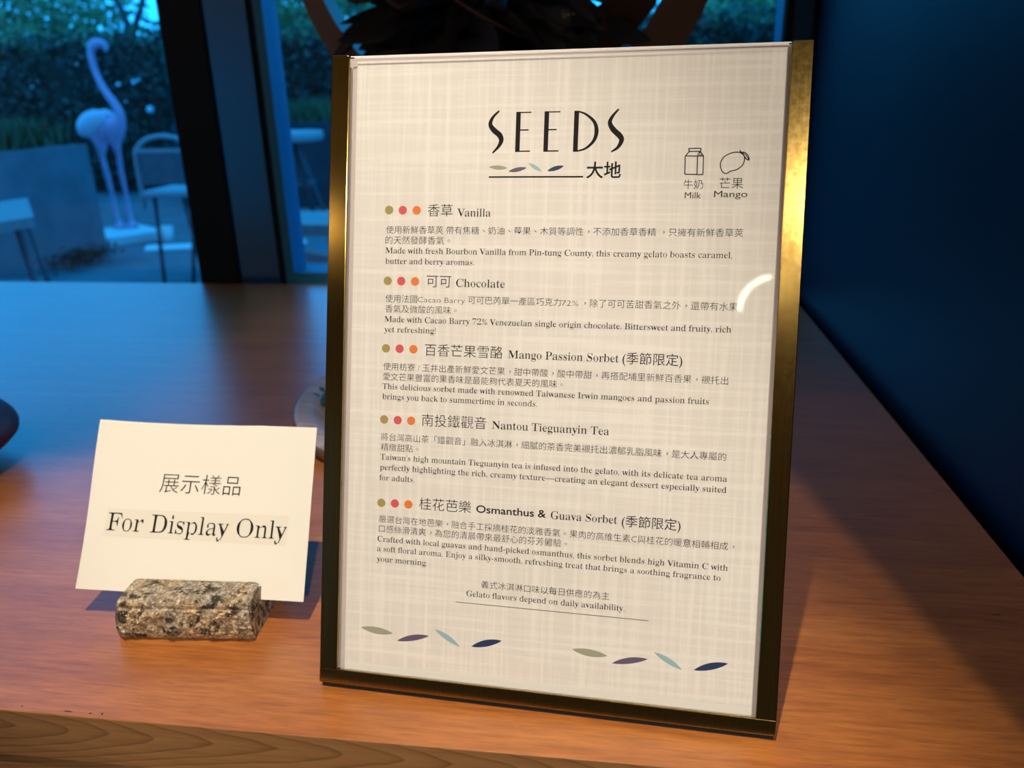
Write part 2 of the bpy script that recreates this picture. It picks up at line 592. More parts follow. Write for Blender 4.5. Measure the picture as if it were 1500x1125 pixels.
def _flat(sp, k):
    co, hl, hr = sp
    n = len(co)
    P_ = []
    for i in range(n):
        p0, p1, p2, p3 = co[i], hr[i], hl[(i + 1) % n], co[(i + 1) % n]
        P_.append((p0.x, p0.y))
        ch = (p3 - p0)
        L = ch.length
        if L > 1e-6 and max(abs(ch.cross(p1 - p0).z), abs(ch.cross(p2 - p0).z)) / L > .004:
            for j in range(1, k):
                t = j / k
                q = p0 * (1 - t) ** 3 + p1 * 3 * t * (1 - t) ** 2 + p2 * 3 * t * t * (1 - t) + p3 * t ** 3
                P_.append((q.x, q.y))
    R_ = []
    for q in P_:
        if not R_ or (abs(q[0] - R_[-1][0]) + abs(q[1] - R_[-1][1])) > 1e-5:
            R_.append(q)
    if len(R_) > 1 and abs(R_[0][0] - R_[-1][0]) + abs(R_[0][1] - R_[-1][1]) < 1e-5:
        R_.pop()
    return R_


def _minx(sps):
    return min(p.x for s in sps for p in s[0]) if sps else 0


_HH = None
_SG = 0


def _advance(ch):
    global _HH
    if _HH is None:
        s = _splines('HH')
        xs = sorted(min(p.x for p in q[0]) for q in s)
        _HH = xs[1] - xs[0]
    s = _splines('H' + ch + 'H')
    last = max(min(p.x for p in q[0]) for q in s if abs(len(q[0]) - 12) <= 1) if True else 0
    return last - _splines('H')[0][0][0].x * 0 - min(min(p.x for p in q[0]) for q in s) - _HH


def serif(ch):
    o_ = ord(ch)
    if 65 <= o_ <= 90:
        return chr(0x1D400 + o_ - 65)
    if 97 <= o_ <= 122:
        return chr(0x1D41A + o_ - 97)
    if 48 <= o_ <= 57:
        return chr(0x1D7CE + o_ - 48)
    return ch


def _thin(polys, dl):
    """slim the upright strokes of a bold serif letter, leaving its hairlines"""
    segs = []
    for P_ in polys:
        n = len(P_)
        for i in range(n):
            segs.append((P_[i], P_[(i + 1) % n]))
    def area(P_):
        return sum(P_[i][0] * P_[(i + 1) % len(P_)][1] - P_[(i + 1) % len(P_)][0] * P_[i][1] for i in range(len(P_))) / 2
    tot = sum(area(P_) for P_ in polys)
    sg = 1 if tot > 0 else -1
    out = []
    for P_ in polys:
        n = len(P_)
        Q = []
        for i in range(n):
            x, y = P_[i]
            xa, ya = P_[i - 1]
            xb, yb = P_[(i + 1) % n]
            d1 = math.hypot(x - xa, y - ya) or 1
            d2 = math.hypot(xb - x, yb - y) or 1
            nx = sg * ((y - ya) / d1 + (yb - y) / d2)
            nx = max(-1, min(1, nx))
            if abs(nx) < .05:
                Q.append((x, y))
                continue
            inward = -1 if nx > 0 else 1
            best = 9.
            for yy in (y + .003, y - .003):
                for (p, q) in segs:
                    if (p[1] > yy) != (q[1] > yy):
                        xi = p[0] + (yy - p[1]) / (q[1] - p[1]) * (q[0] - p[0])
                        d = (xi - x) * inward
                        if d > .006:
                            best = min(best, d)
            lim = min(dl, max(0., best - .045) * .5)
            Q.append((x - nx * lim, y))
        out.append(Q)
    return out


def _inset(polys, d):
    """slim every stroke of a letter by d on both sides"""
    def area(P_):
        return sum(P_[i][0] * P_[(i + 1) % len(P_)][1] - P_[(i + 1) % len(P_)][0] * P_[i][1] for i in range(len(P_))) / 2
    global _SG
    if not _SG:
        _SG = 1 if max((area(_flat(s, 1)) for s in _splines('口')), key=abs) > 0 else -1
    sg = _SG
    out = []
    for P_ in polys:
        n = len(P_)
        Q = []
        for i in range(n):
            x, y = P_[i]
            xa, ya = P_[i - 1]
            xb, yb = P_[(i + 1) % n]
            d1 = math.hypot(x - xa, y - ya) or 1
            d2 = math.hypot(xb - x, yb - y) or 1
            n1 = ((y - ya) / d1, -(x - xa) / d1)
            n2 = ((yb - y) / d2, -(xb - x) / d2)
            dot = max(.25, 1 + n1[0] * n2[0] + n1[1] * n2[1])
            Q.append((x - sg * d * (n1[0] + n2[0]) / dot, y - sg * d * (n1[1] + n2[1]) / dot))
        out.append(Q)
    return out


def glyph(ch, kind, k):
    key = (ch, kind, k)
    if key in _glyph:
        return _glyph[key]
    cjk = ord(ch) > 0x2E80
    if ch == ' ':
        r = ([], .26)
    elif cjk and kind not in 'ST':
        sp = _splines(ch)
        polys = _inset([_flat(s, k) for s in sp], 0. if ch in '意每' else {'C': .0065, 'L': .010}.get(kind, 0.))
        if ch in '，、。':
            polys = [[(x + .3, y + .26) for x, y in q] for q in polys]
        r = (polys, 1.0)
    else:
        body = serif(ch) if kind in 'ST' else ch
        sp = _splines(body)
        polys = [_flat(s, k) for s in sp]
        ck = (body,)
        if ck not in _cut:
            _cut[ck] = _advance(body)
        adv = _cut[ck]
        if kind in 'ST':
            dl_ = .026 if kind == 'S' else .036
            polys = _thin(polys, dl_)
            adv -= dl_ + .004
            polys = [[(x - dl_ / 2 - .002, y) for x, y in q] for q in polys]
        if kind in 'Cg':
            polys = _inset(polys, .010 if kind == 'C' else .014)
        r = (polys, adv)
    _glyph[key] = r
    return r


def layout(text, kind, size, x0, x1, y, k=3, uniform=False):
    """contours of a line of lettering, fitted between x0 and x1 (millimetres)"""
    x = 0
    items = []
    for ch in text:
        polys, adv = glyph(ch, kind, k)
        items.append((x, polys))
        x += adv
    xs = [px + q[0] for px, pol in items for po in pol for q in po]
    lo, hi = min(xs), max(xs)
    sx_ = (x1 - x0) / (hi - lo)
    sy_ = sx_ if uniform else size
    if uniform:
        y = y - .375 * sy_
    return [[(x0 + (px + q[0] - lo) * sx_, y + q[1] * sy_) for q in po] for px, pol in items for po in pol], sy_


def ink(name, polys, mat, parent, depth=0., off=0., lift=.00004, plain=()):
    """flat printed shapes lying on a sheet; local x right, z up, -y towards the reader; millimetres in"""
    cu = bpy.data.curves.new(name, 'CURVE')
    cu.dimensions = '2D'
    cu.fill_mode = 'FRONT'
    cu.offset = off
    for po in polys:
        if len(po) < 3:
            continue
        s = cu.splines.new('POLY')
        s.points.add(len(po) - 1)
        s.points.foreach_set('co', [v for q in po for v in (q[0], q[1], 0, 1)])
        s.use_cyclic_u = True
    ob = bpy.data.objects.new(name, cu)
    COL.objects.link(ob)
    dg = DG()
    dg.update()
    me = bpy.data.meshes.new_from_object(ob.evaluated_get(dg))
    bpy.data.objects.remove(ob)
    bpy.data.curves.remove(cu)
    me.materials.clear()
    if plain:
        b_ = bmesh.new()
        b_.from_mesh(me)
        for po in plain:
            b_.faces.new([b_.verts.new((q[0], q[1], 0)) for q in po])
        bmesh.ops.triangulate(b_, faces=b_.faces[:])
        b_.to_mesh(me)
        b_.free()
    n = len(me.vertices)
    co = np.empty(n * 3, np.float32)
    me.vertices.foreach_get('co', co)
    co = co.reshape(-1, 3)
    out = np.stack([co[:, 0] / 1000, np.full(n, depth - lift, np.float32), co[:, 1] / 1000], 1)
    me.vertices.foreach_set('co', out.ravel())
    me.update()
    return link(name, me, mat, parent)


def leafshape(x0, y0, x1, y1, wd, bend=.0, n=9):
    dx, dy = x1 - x0, y1 - y0
    L = math.hypot(dx, dy)
    ux, uy = dx / L, dy / L
    up, dn = [], []
    for i in range(n + 1):
        t = i / n
        h = math.sin(PI * t) ** .8 * wd / 2
        m_ = bend * math.sin(PI * t)
        up.append((x0 + dx * t - uy * (h + m_), y0 + dy * t + ux * (h + m_)))
        dn.append((x0 + dx * t - uy * (m_ - h), y0 + dy * t + ux * (m_ - h)))
    return up + dn[-2:0:-1]


def stroke(pts, widths, sm=6):
    """outline of a brush stroke through points (Catmull-Rom)"""
    P_ = [Vector((p[0], p[1], 0)) for p in pts]
    W_ = widths if isinstance(widths, (list, tuple)) else [widths] * len(pts)
    C_, R_ = [], []
    n = len(P_)
    for i in range(n - 1):
        p0, p1, p2, p3 = P_[max(i - 1, 0)], P_[i], P_[i + 1], P_[min(i + 2, n - 1)]
        for j in range(sm):
            t = j / sm
            C_.append(.5 * ((2 * p1) + (p2 - p0) * t + (2 * p0 - 5 * p1 + 4 * p2 - p3) * t * t + (3 * p1 - p0 - 3 * p2 + p3) * t ** 3))
            R_.append(W_[i] * (1 - t) + W_[i + 1] * t)
    C_.append(P_[-1]); R_.append(W_[-1])
    A, B = [], []
    for i, p in enumerate(C_):
        d = (C_[min(i + 1, len(C_) - 1)] - C_[max(i - 1, 0)]).normalized()
        nn = Vector((-d.y, d.x, 0))
        A.append(tuple((p + nn * R_[i] / 2)[:2])); B.append(tuple((p - nn * R_[i] / 2)[:2]))
    return A + B[::-1]


def line(p, q, wd):
    return stroke([p, q], wd, 1)


def rect(x0, y0, x1, y1):
    return [(x0, y0), (x1, y0), (x1, y1), (x0, y1)]


def disc(x, y, r, n=28):
    return [(x + r * math.cos(2 * PI * i / n), y + r * math.sin(2 * PI * i / n)) for i in range(n)]


# ------------------------------------------------------------------ menu sign
ex = Vector((.99837, -.05706, 0)); fnv = Vector((-.0545, -.9531, .2978)).normalized()
ex = (ex - fnv * ex.dot(fnv)).normalized()
upv = fnv.cross(ex)
sign = thing('menu_sign', 'brass framed gelato menu leaning back on the wooden counter, printed cream sheet', 'menu sign')
yv = -fnv
sign.matrix_world = Matrix(((ex.x, yv.x, upv.x, -.1445), (ex.y, yv.y, upv.y, .3029), (ex.z, yv.z, upv.z, .7502), (0, 0, 0, 1)))
WS, HS, LW, VB = .2220, .3135, .0093, .0028
# brass channel: rounded inner tops on both uprights
def upright(x0, x1, inner):
    r = .0016
    pts = []
    if inner > 0:
        pts = [(x0, 0.005), (x1, 0.005), (x1, HS - r)] + [(x1 - r + r * math.cos(t), HS - r + r * math.sin(t)) for t in (PI / 6, PI / 3, PI / 2)] + [(x0, HS)]
    else:
        pts = [(x0, 0.005), (x1, 0.005), (x1, HS), (x0 + r, HS)] + [(x0 + r - r * math.sin(t), HS - r + r * math.cos(t)) for t in (PI / 6, PI / 3, PI / 2)]
    return pts
def frame_part(name, build):
    m_ = MB(); build(m_)
    return m_.build(name, M['brass'], sign)
def soft(o, wdt=.0004):
    md = o.modifiers.new('bevel', 'BEVEL'); md.width = wdt; md.segments = 2; md.limit_method = 'ANGLE'
    return o
soft(frame_part('frame_upright', lambda m_: (m_.prism(upright(0, LW, 1), 0, .0012), m_.box(0, .0012, .0012, .0085, .005, HS), m_.prism(upright(0, LW, 1), .0085, .0097))))
soft(frame_part('frame_upright', lambda m_: (m_.prism(upright(WS - LW, WS, -1), 0, .0012), m_.box(WS - .0012, WS, .0012, .0085, .005, HS), m_.prism(upright(WS - LW, WS, -1), .0085, .0097))))
soft(frame_part('frame_bottom_rail', lambda m_: (m_.box(0, WS, -.0001, .0012, VB, .0102), m_.box(0, WS, .0012, .0085, VB, VB + .0012), m_.box(0, WS, .0085, .0097, VB + .0004, .0105))))
MB().box(.0022, WS - .0022, .0014, .0032, .0042, HS - .0010, .0002).build('acrylic_pane', M['acryl'], sign)
MB().box(.0022, WS - .0022, .0042, .0078, .0042, HS - .0004, .0003).build('backing_board', M['backing'], sign)
MB().box(.0094, WS - .0094, .0011, .0014, HS - .0009, HS - .0004).box(.0099, WS - .0099, .0045, .0075, HS - .0003, HS + .0003).build('acrylic_edge_glint', M['acryl_glint'], sign)  # white acrylic edges; the front strip imitates light caught on the pane's bevel
# rear prop: a folded brass plate on the counter (set upright in the world)
pr = MB()
pr.prism([(.0099, .20), (.0111, .20), (.1150, .0362), (.1150, .0348), (.1138, .0346)], .075, .147, 'x')
pr.build('rear_prop', M['brass'], sign)
MB().prism([(.0012, .0006), (.0012, .0027), (.0088, .0029), (.0086, .0028)], .0015, WS - .001, 'x').build('gap_shade_strip', M['gap_shade'], sign)  # black strip put in for the shade under the frame's front edge

DEP = .0034
sheet = MB().box(.0120, .2112, DEP, DEP + .0003, .0050, .3112).build('menu_sheet', [M['paper'], M['margin']], sign)
ink('print_margin', [rect(12.1, 9.6, 211.1, 13.6)], M['margin'], sheet, DEP, 0, .00002)['label'] = 'pale unprinted strip along the bottom of the sheet'

# shop logo
def seedS(p):
    return stroke(p, [.7, 1.3, 1.9, 2.5, 2.6, 2.2, 1.4, .6])
logo = [seedS([(83.04, 286.53), (80.12, 283.68), (78.88, 280.47), (80.54, 277.76), (83.42, 275.35), (84.4, 272.86), (83.15, 269.96), (80.34, 266.97)]),
        seedS([(138.93, 286.34), (136.41, 283.46), (135.06, 280.34), (136.67, 277.18), (139.75, 274.31), (140.69, 272.2), (139.13, 269.07), (136.14, 267.0)])]
for xo, xe, xb, xm in ((91.2, 98.4, 98.3, 97.3), (104.6, 112., 111.8, 110.6)):
    logo += [rect(xo, 267.35, xo + 2.15, 285.9), rect(xo + 2.1, 285.3, xe, 285.85), rect(xo + 2.1, 277.2, xm, 277.8), rect(xo + 2.1, 267.4, xb, 268.0)]
logo += [rect(118.5, 267.3, 120.7, 285.9), stroke([(118.6, 285.5), (121.0, 285.4), (124.4, 283.9), (127.9, 280.7), (129.1, 276.6), (128.1, 272.4), (124.8, 269.0), (121.2, 267.7), (118.7, 267.5)], [.6, .7, 1.0, 1.5, 1.9, 1.5, 1.0, .7, .6])]
logo += [rect(78.96, 255.45, 123.7, 256.15)]
ink('shop_logo', [], M['ink'], sheet, DEP, plain=logo)
pl, sz = layout('大地', 'F', 7, 125.3, 140.9, 258.8, 4, True)
ink('shop_name', pl, M['ink'], sheet, DEP, .12)
for (x0, y0, x1, y1), mt in zip([(78.81, 260.48, 87.86, 259.92), (88.24, 258.33, 97.07, 260.06), (97.77, 262.21, 104.29, 258.29), (106.8, 258.56, 114.58, 260.81)], ('sage', 'plum', 'sky', 'navy')):
    ink('leaf_print', [leafshape(x0, y0, x1, y1, 2.0 if mt != 'sky' else 1.7)], M[mt], sheet, DEP)
for i, q in enumerate([(20.2, 31.88, 37.38, 30.33), (39.44, 26.87, 56.01, 31.06), (58.71, 34.8, 71.85, 27.22), (77.54, 28.0, 92.8, 32.54), (127.11, 32.0, 144.3, 30.53), (146.37, 27.27, 163.19, 31.13), (165.73, 34.87, 179.12, 27.65), (184.4, 28.25, 199.76, 33.08)]):
    ink('leaf_print', [leafshape(*q, (3.5, 3.0, 2.7, 3.3)[i % 4], (-.1, .3, .2, .2)[i % 4])], M[('sage', 'plum', 'sky', 'navy')[i % 4]], sheet, DEP)
# flavour marker dots
for row in [[(29.83, 240.12), (36.77, 240.08), (43.81, 240.04)], [(30.01, 205.88), (36.92, 205.89), (43.93, 205.84)], [(29.94, 172.89), (36.96, 172.94), (44.01, 172.93)], [(29.9, 137.72), (36.91, 137.75), (43.79, 137.78)], [(29.48, 96.0), (36.52, 96.19), (43.52, 96.22)]]:
    for (x, y), mt, nm in zip(row, ('olive', 'red', 'orange'), ('olive', 'coral red', 'orange')):
        o = ink('marker_dot', [disc(x, y, 2.1)], M[mt], sheet, DEP)
        o['label'] = nm + ' printed dot'
# allergen icons: milk carton and mango
lw = .46
mk = [line((169.6, 264.9), (175.0, 264.8), lw), line((175.0, 264.8), (175.15, 256.5), lw), line((175.15, 256.6), (169.75, 256.75), lw), line((169.75, 256.75), (169.6, 264.9), lw),
      line((175., 264.8), (177.6, 264.9), lw), line((177.6, 264.9), (177.8, 256.55), lw), line((177.8, 256.55), (175.15, 256.5), lw),
      line((169.7, 264.9), (171.3, 266.9), lw), line((171.3, 266.9), (171.0, 267.9), lw), stroke([(171., 267.8), (171.4, 268.2), (175.9, 268.2), (176.4, 267.9), (176.2, 266.9)], lw), line((171.3, 266.9), (176.2, 266.85), lw),
      line((176.2, 266.85), (177.6, 264.9), lw), stroke([(175., 264.8), (175.4, 266.1), (176.2, 266.5), (176.9, 265.8), (176.1, 264.9)], lw * .8), line((176.2, 266.6), (175.6, 264.85), lw * .7)]
gl_ = layout('牛奶', 'C', 4, 169.4, 178.1, 252.2, 3, True)[0] + layout('Milk', 'G', 4.1, 170.2, 177.4, 245.9, 4)[0]
ink('milk_icon', gl_, M['ink'], sheet, DEP, plain=mk)
mg = [stroke([(193.62, 266.2), (195.2, 264.9), (195.54, 262.9), (194.7, 260.5), (192.5, 258.75), (189.82, 258.01), (188.6, 257.2), (187.2, 257.1), (185.8, 258.5), (185.21, 261.42), (186.49, 264.19), (189.13, 265.8), (191.62, 266.4), (193.62, 266.2)], lw),
      stroke([(193.3, 267.3), (193.9, 266.4), (195.5, 266.2), (197.0, 264.8), (197.5, 262.9), (196.3, 263.4), (195.3, 264.7), (194.1, 266.2)], lw), stroke([(194.1, 266.2), (195.9, 265.2), (197.4, 263.)], lw * .8)]
gl_ = layout('芒果', 'C', 4, 185.2, 195.5, 252.7, 3, True)[0] + layout('Mango', 'G', 4.1, 183.1, 197.6, 246.5, 4)[0]
ink('mango_icon', gl_, M['ink'], sheet, DEP, plain=mg)

# menu lettering: kind, text, left, height, right (mm on the sheet)
H, D = 'flavour_heading', 'flavour_description'
TXT = [
 [H, ('C', '香草', 49.36, 240.05, 61.73), ('S', 'Vanilla', 63.97, 237.23, 80.44)],
 [D, ('C', '使用新鮮香草莢 帶有焦糖、奶油、莓果、木質等調性，不添加香草香精 ，只擁有新鮮香草莢', 28.54, 230.64, 196.58), ('C', '的天然發酵香氣。', 28.34, 225.68, 60.9),
     ('s', 'Made with fresh Bourbon Vanilla from Pin-tung County, this creamy gelato boasts caramel,', 28.41, 219.27, 192.27), ('s', 'butter and berry aromas.', 28.54, 214.13, 73.11)],
 [H, ('C', '可可', 49.78, 206.19, 62.08), ('S', 'Chocolate', 64.53, 203.75, 88.46)],
 [D, ('C', '使用法國', 28.97, 197.28, 45.2), ('g', 'Cacao Barry', 45.46, 195.9, 69.18), ('C', '可可巴芮單一產區巧克力', 70.68, 197.57, 115.57), ('g', '72%', 115.9, 196.0, 123.81), ('C', '，除了可可苦甜香氣之外，還帶有水果', 126.5, 197.51, 195.84),
     ('C', '香氣及微酸的風味。', 29.09, 192.36, 65.2), ('s', 'Made with Cacao Barry 72% Venezuelan single origin chocolate. Bittersweet and fruity, rich', 28.77, 185.89, 193.62), ('s', 'yet refreshing!', 28.75, 180.86, 54.98)],
 [H, ('C', '百香芒果雪酪', 49.83, 172.87, 88.51), ('S', 'Mango Passion Sorbet', 91.14, 170.43, 143.72), ('B', '(季節限定)', 145.3, 172.46, 172.63)],
 [D, ('C', '使用枋寮 / 玉井出產新鮮愛文芒果，甜中帶酸，酸中帶甜，再搭配埔里新鮮百香果，襯托出', 28.76, 164.03, 193.37), ('C', '愛文芒果豐富的果香味是最能夠代表夏天的風味。', 28.75, 159.01, 118.0),
     ('s', 'This delicious sorbet made with renowned Taiwanese Irwin mangoes and passion fruits', 28.54, 152.81, 185.27), ('s', 'brings you back to summertime in seconds.', 28.67, 147.79, 106.01)],
 [H, ('C', '南投鐵觀音', 49.28, 138.54, 81.61), ('S', 'Nantou Tieguanyin Tea', 84.39, 136.14, 140.59)],
 [D, ('C', '將台灣高山茶「鐵觀音」融入冰淇淋，細膩的茶香完美襯托出濃郁乳脂風味，是大人專屬的', 28.44, 129.12, 194.17), ('C', '精緻甜點。', 28.56, 124.03, 47.9),
     ('s', "Taiwan's high mountain Tieguanyin tea is infused into the gelato, with its delicate tea aroma", 28.36, 117.72, 195.04), ('s', 'perfectly highlighting the rich, creamy texture—creating an elegant dessert especially suited', 28.28, 112.59, 195.1), ('s', 'for adults.', 28.12, 107.36, 46.3)],
 [H, ('C', '桂花芭樂', 49.05, 97.12, 75.34), ('G', 'Osmanthus &', 78.02, 94.83, 112.04), ('S', 'Guava Sorbet', 114.56, 94.46, 146.15), ('B', '(季節限定)', 148.19, 96.05, 175.35)],
 [D, ('C', '嚴選台灣在地芭樂，融合手工採摘桂花的淡雅香氣。果肉的高維生素C與桂花的暖意相輔相成，', 28.4, 87.93, 199.8), ('C', '口感絲滑清爽，為您的清晨帶來最舒心的芬芳體驗。', 28.52, 83.04, 122.9),
     ('s', 'Crafted with local guavas and hand-picked osmanthus, this sorbet blends high Vitamin C with', 27.96, 76.45, 197.48), ('s', 'a soft floral aroma. Enjoy a silky-smooth, refreshing treat that brings a soothing fragrance to', 27.87, 71.54, 194.37), ('s', 'your morning.', 27.72, 66.27, 53.98)],
 ['footnote', ('C', '義式冰淇淋口味以每日供應的為主', 81.68, 59.51, 143.88), ('s', 'Gelato flavors depend on daily availability.', 74.34, 52.97, 151.22)],
]
for blk in TXT:
    thin, fat, serif_ = [], [], []
    for kd, tx, x0, y, x1 in blk[1:]:
        if kd == 'C':
            pl, s_ = layout(tx, 'C', 4, x0, x1, y, 2, True); thin += pl
        elif kd == 'B':
            pl, s_ = layout(tx, 'F', 4, x0, x1, y, 2, True); fat += pl
        elif kd == 'S':
            pl, s_ = layout(tx, 'S', 5.5, x0, x1, y, 4); serif_ += pl
        elif kd == 's':
            pl, s_ = layout(tx, 'S', 4.15, x0, x1, y, 2); serif_ += pl
        elif kd == 'g':
            pl, s_ = layout(tx, 'g', 3.7, x0, x1, y, 2); thin += pl
        elif kd == 'G':
            pl, s_ = layout(tx, 'G', 5.2, x0, x1, y, 4)
            ink(blk[0], pl, M['ink'], sheet, DEP, .07)
    if thin:
        ink(blk[0], thin, M['ink'], sheet, DEP)
    if fat:
        ink(blk[0], fat, M['ink'], sheet, DEP, .0)
    if serif_:
        ink(blk[0], serif_, M['ink'], sheet, DEP, .0)
ink('footnote_rule', [rect(68.9, 49.4, 162.7, 49.7)], M['inkgrey'], sheet, DEP)

# ------------------------------------------------------------------ granite card holder and display card
e1 = Vector((.9988, .0412, -.0261)).normalized()
e2 = Vector((-.0025, .5783, .8158)); e2 = (e2 - e1 * e2.dot(e1)).normalized()
nc = e1.cross(e2)
card = thing('display_card', 'cream paper card tilted back in the slot of the granite block, lettered in black', 'card')
yc = -nc
card.matrix_world = Matrix(((e1.x, yc.x, e2.x, -.3050), (e1.y, yc.y, e2.y, .3458), (e1.z, yc.z, e2.z, .7682), (0, 0, 0, 1)))
bm_ = MB()
NX, NZ = 28, 14
def cardpt(u, v):
    x = u * .135 - .0038 * v + .0006 * math.sin(v * 5) * (1 - u)
    top = .0997 - .0008 * math.sin(min(1, u / .75) * PI) * (u > .05)
    z = v * top
    y = .0010 * math.sin(u * 4.2) * v
    return x, y, z
for yo, rev in ((0, False), (.0004, True)):
    g = [[bm_.bm.verts.new((cardpt(i / NX, j / NZ)[0], cardpt(i / NX, j / NZ)[1] + yo, cardpt(i / NX, j / NZ)[2])) for j in range(NZ + 1)] for i in range(NX + 1)]
    for i in range(NX):
        for j in range(NZ):
            q = (g[i][j], g[i + 1][j], g[i + 1][j + 1], g[i][j + 1])
            f = bm_.bm.faces.new(q[::-1] if rev else q); f.smooth = True
    if not rev:
        g0 = g
rim0 = [g0[i][0] for i in range(NX + 1)] + [g0[NX][j] for j in range(1, NZ + 1)] + [g0[i][NZ] for i in range(NX - 1, -1, -1)] + [g0[0][j] for j in range(NZ - 1, 0, -1)]
rim1 = [g[i][0] for i in range(NX + 1)] + [g[NX][j] for j in range(1, NZ + 1)] + [g[i][NZ] for i in range(NX - 1, -1, -1)] + [g[0][j] for j in range(NZ - 1, 0, -1)]
for k in range(len(rim0)):
    k2 = (k + 1) % len(rim0)
    bm_.bm.faces.new([bm_.bm.verts.new(v_.co) for v_ in (rim0[k], rim0[k2], rim1[k2], rim1[k])])
paper = bm_.build('card_paper', M['card'], card)
def on_card(o, extra):
    n = len(o.data.vertices)
    co = np.empty(n * 3, np.float32); o.data.vertices.foreach_get('co', co); co = co.reshape(-1, 3)
    v = np.clip(co[:, 2] / .0997, 0, 1); u = np.clip((co[:, 0] + .0038 * v) / .135, 0, 1)
    co[:, 1] = .0010 * np.sin(u * 4.2) * v - extra
    o.data.vertices.foreach_set('co', co.ravel()); o.data.update()
    return o
st = []
NS = 24
st_top = [(10.8 + (120.7 - 10.8) * i / NS, 46.5 + .9 * i / NS) for i in range(NS + 1)]
st_bot = [(121.0 - (121.0 - 10.7) * i / NS, 30.25 + .55 * i / NS) for i in range(NS + 1)]
sm = MB()
for i in range(NS):
    A, B = st_top[i], st_top[i + 1]; C_, D_ = st_bot[NS - i - 1], st_bot[NS - i]
    for j in range(3):
        t0, t1 = j / 3, (j + 1) / 3
        Lp = lambda p, q, t: (p[0] + (q[0] - p[0]) * t, 0, p[1] + (q[1] - p[1]) * t)
        q = [Lp(A, D_, t0), Lp(B, C_, t0), Lp(B, C_, t1), Lp(A, D_, t1)]
        sm.bm.faces.new([sm.bm.verts.new((x / 1000, 0, z / 1000)) for x, y, z in q][::-1])
bmesh.ops.remove_doubles(sm.bm, verts=sm.bm.verts[:], dist=1e-6)
on_card(sm.build('pasted_strip', M['strip'], card), .00012)
pl, s_ = layout('展示樣品', 'L', 12, 40.0, 89.3, 63.1, 5, True)
on_card(ink('card_lettering', pl, M['ink'], card, 0), .0001)
pl, s_ = layout('For Display Only', 'T', 15.2, 11.7, 120.5, 33.9, 6)
on_card(ink('card_lettering', pl, M['ink'], card, 0, .0), .0002)

# granite block: cross-section with a slot, rough split faces
blk = thing('card_holder', 'short rough granite block with a slot holding the cream card upright', 'stone card holder', (-.2335, .3520, .75), (0, 0, .075))
def granite_block():
    L_, h = .0790, .0252
    yf, yb = -.0215, .0250
    key = [(yf + .0016, 0, 2), (yf + .0002, .0016, 2), (yf - .0004, .0030, 2), (yf - .0012, .0060, 1), (yf - .0018, .0090, 1), (yf - .0018, .0130, 1), (yf - .0014, .0165, 1), (yf - .0004, .0190, 1), (yf + .0008, .0198, 2),
           (yf + .0006, .0222, 2), (yf + .0012, .0236, 2), (yf + .0030, h - .0005, 2), (yf + .006, h, 2), (yf + .012, h + .0003, 2), (yf + .016, h + .0002, 2), (yf + .0192, h, 2),
           (-.0012, h - .0002, 0), (-.0020, h - .0012, 0), (-.0085, .0145, 0), (-.0045, .0130, 0), (.0040, h - .0012, 0), (.0050, h - .0002, 0),
           (.008, h + .0002, 2), (.014, h, 2), (.019, h - .0006, 2), (yb - .001, h - .003, 1), (yb, .018, 1), (yb + .001, .012, 1), (yb, .005, 1), (yb - .001, 0, 2)]
    prof = []
    for (a_, b_) in zip(key, key[1:]):
        d_ = math.hypot(b_[0] - a_[0], b_[1] - a_[1])
        k_ = 1 if 0 in (a_[2], b_[2]) else max(1, int(d_ / .0006))
        for q in range(k_):
            t = q / k_
            prof.append((a_[0] + (b_[0] - a_[0]) * t, a_[1] + (b_[1] - a_[1]) * t, a_[2] if t < .5 else b_[2]))
    prof.append(key[-1])
    m_ = MB()
    n = 150
    rows = []
    for i in range(n + 1):
        t = i / n
        x = -L_ / 2 + L_ * t
        e = min(t, 1 - t) * L_
        pull = max(0, .0040 - e) / .0040
        row = []
        for (y, z, kd) in prof:
            zz = z * (1 - .07 * pull ** 2) if z > .012 else z
            yy = y * (1 - .06 * pull ** 2) if kd else y + (.5 - t) * .0026
            lean = (z / h) * (.0030 if t < .5 else -.0014) * abs(t - .5) * 2
            p = Vector((x + lean, yy, zz))
            if kd and z > .0006:
                nv = noise.noise(p * 150 + Vector((3, 1, 2)))
                n2 = noise.noise(p * 330 + Vector((9, 0, 4)))
                n3 = noise.noise(p * 800)
                if kd == 1:
                    d_ = .0017 * nv + .0016 * n2 + .0006 * n3
                    cell = noise.cell(p * 420)
                    p.y += (1 if y > 0 else -1) * (d_ + .0004 * cell)
                    p.z += .0007 * n2
                else:
                    p.z += .00022 * n2 + .00012 * n3 if z > .02 else 0
                    p.y += .00035 * n2 + .0002 * n3
                p.x += .0006 * n2 * (1 if 0 < i < n else 1.6)
            if i in (0, n):
                p.x += math.copysign(.0010, t - .5) * (noise.noise(p * 260) - .4)
            row.append(m_.bm.verts.new(p))
        rows.append(row)
    k = len(rows[0])
    for A, B in zip(rows, rows[1:]):
        for j in range(k):
            m_.bm.faces.new((A[j], A[(j + 1) % k], B[(j + 1) % k], B[j]))
    for row in (rows[0], rows[-1]):
        bmesh.ops.triangulate(m_.bm, faces=[m_.bm.faces.new(row)])
    return m_
gb = granite_block().build('granite_block', M['granite'], blk)

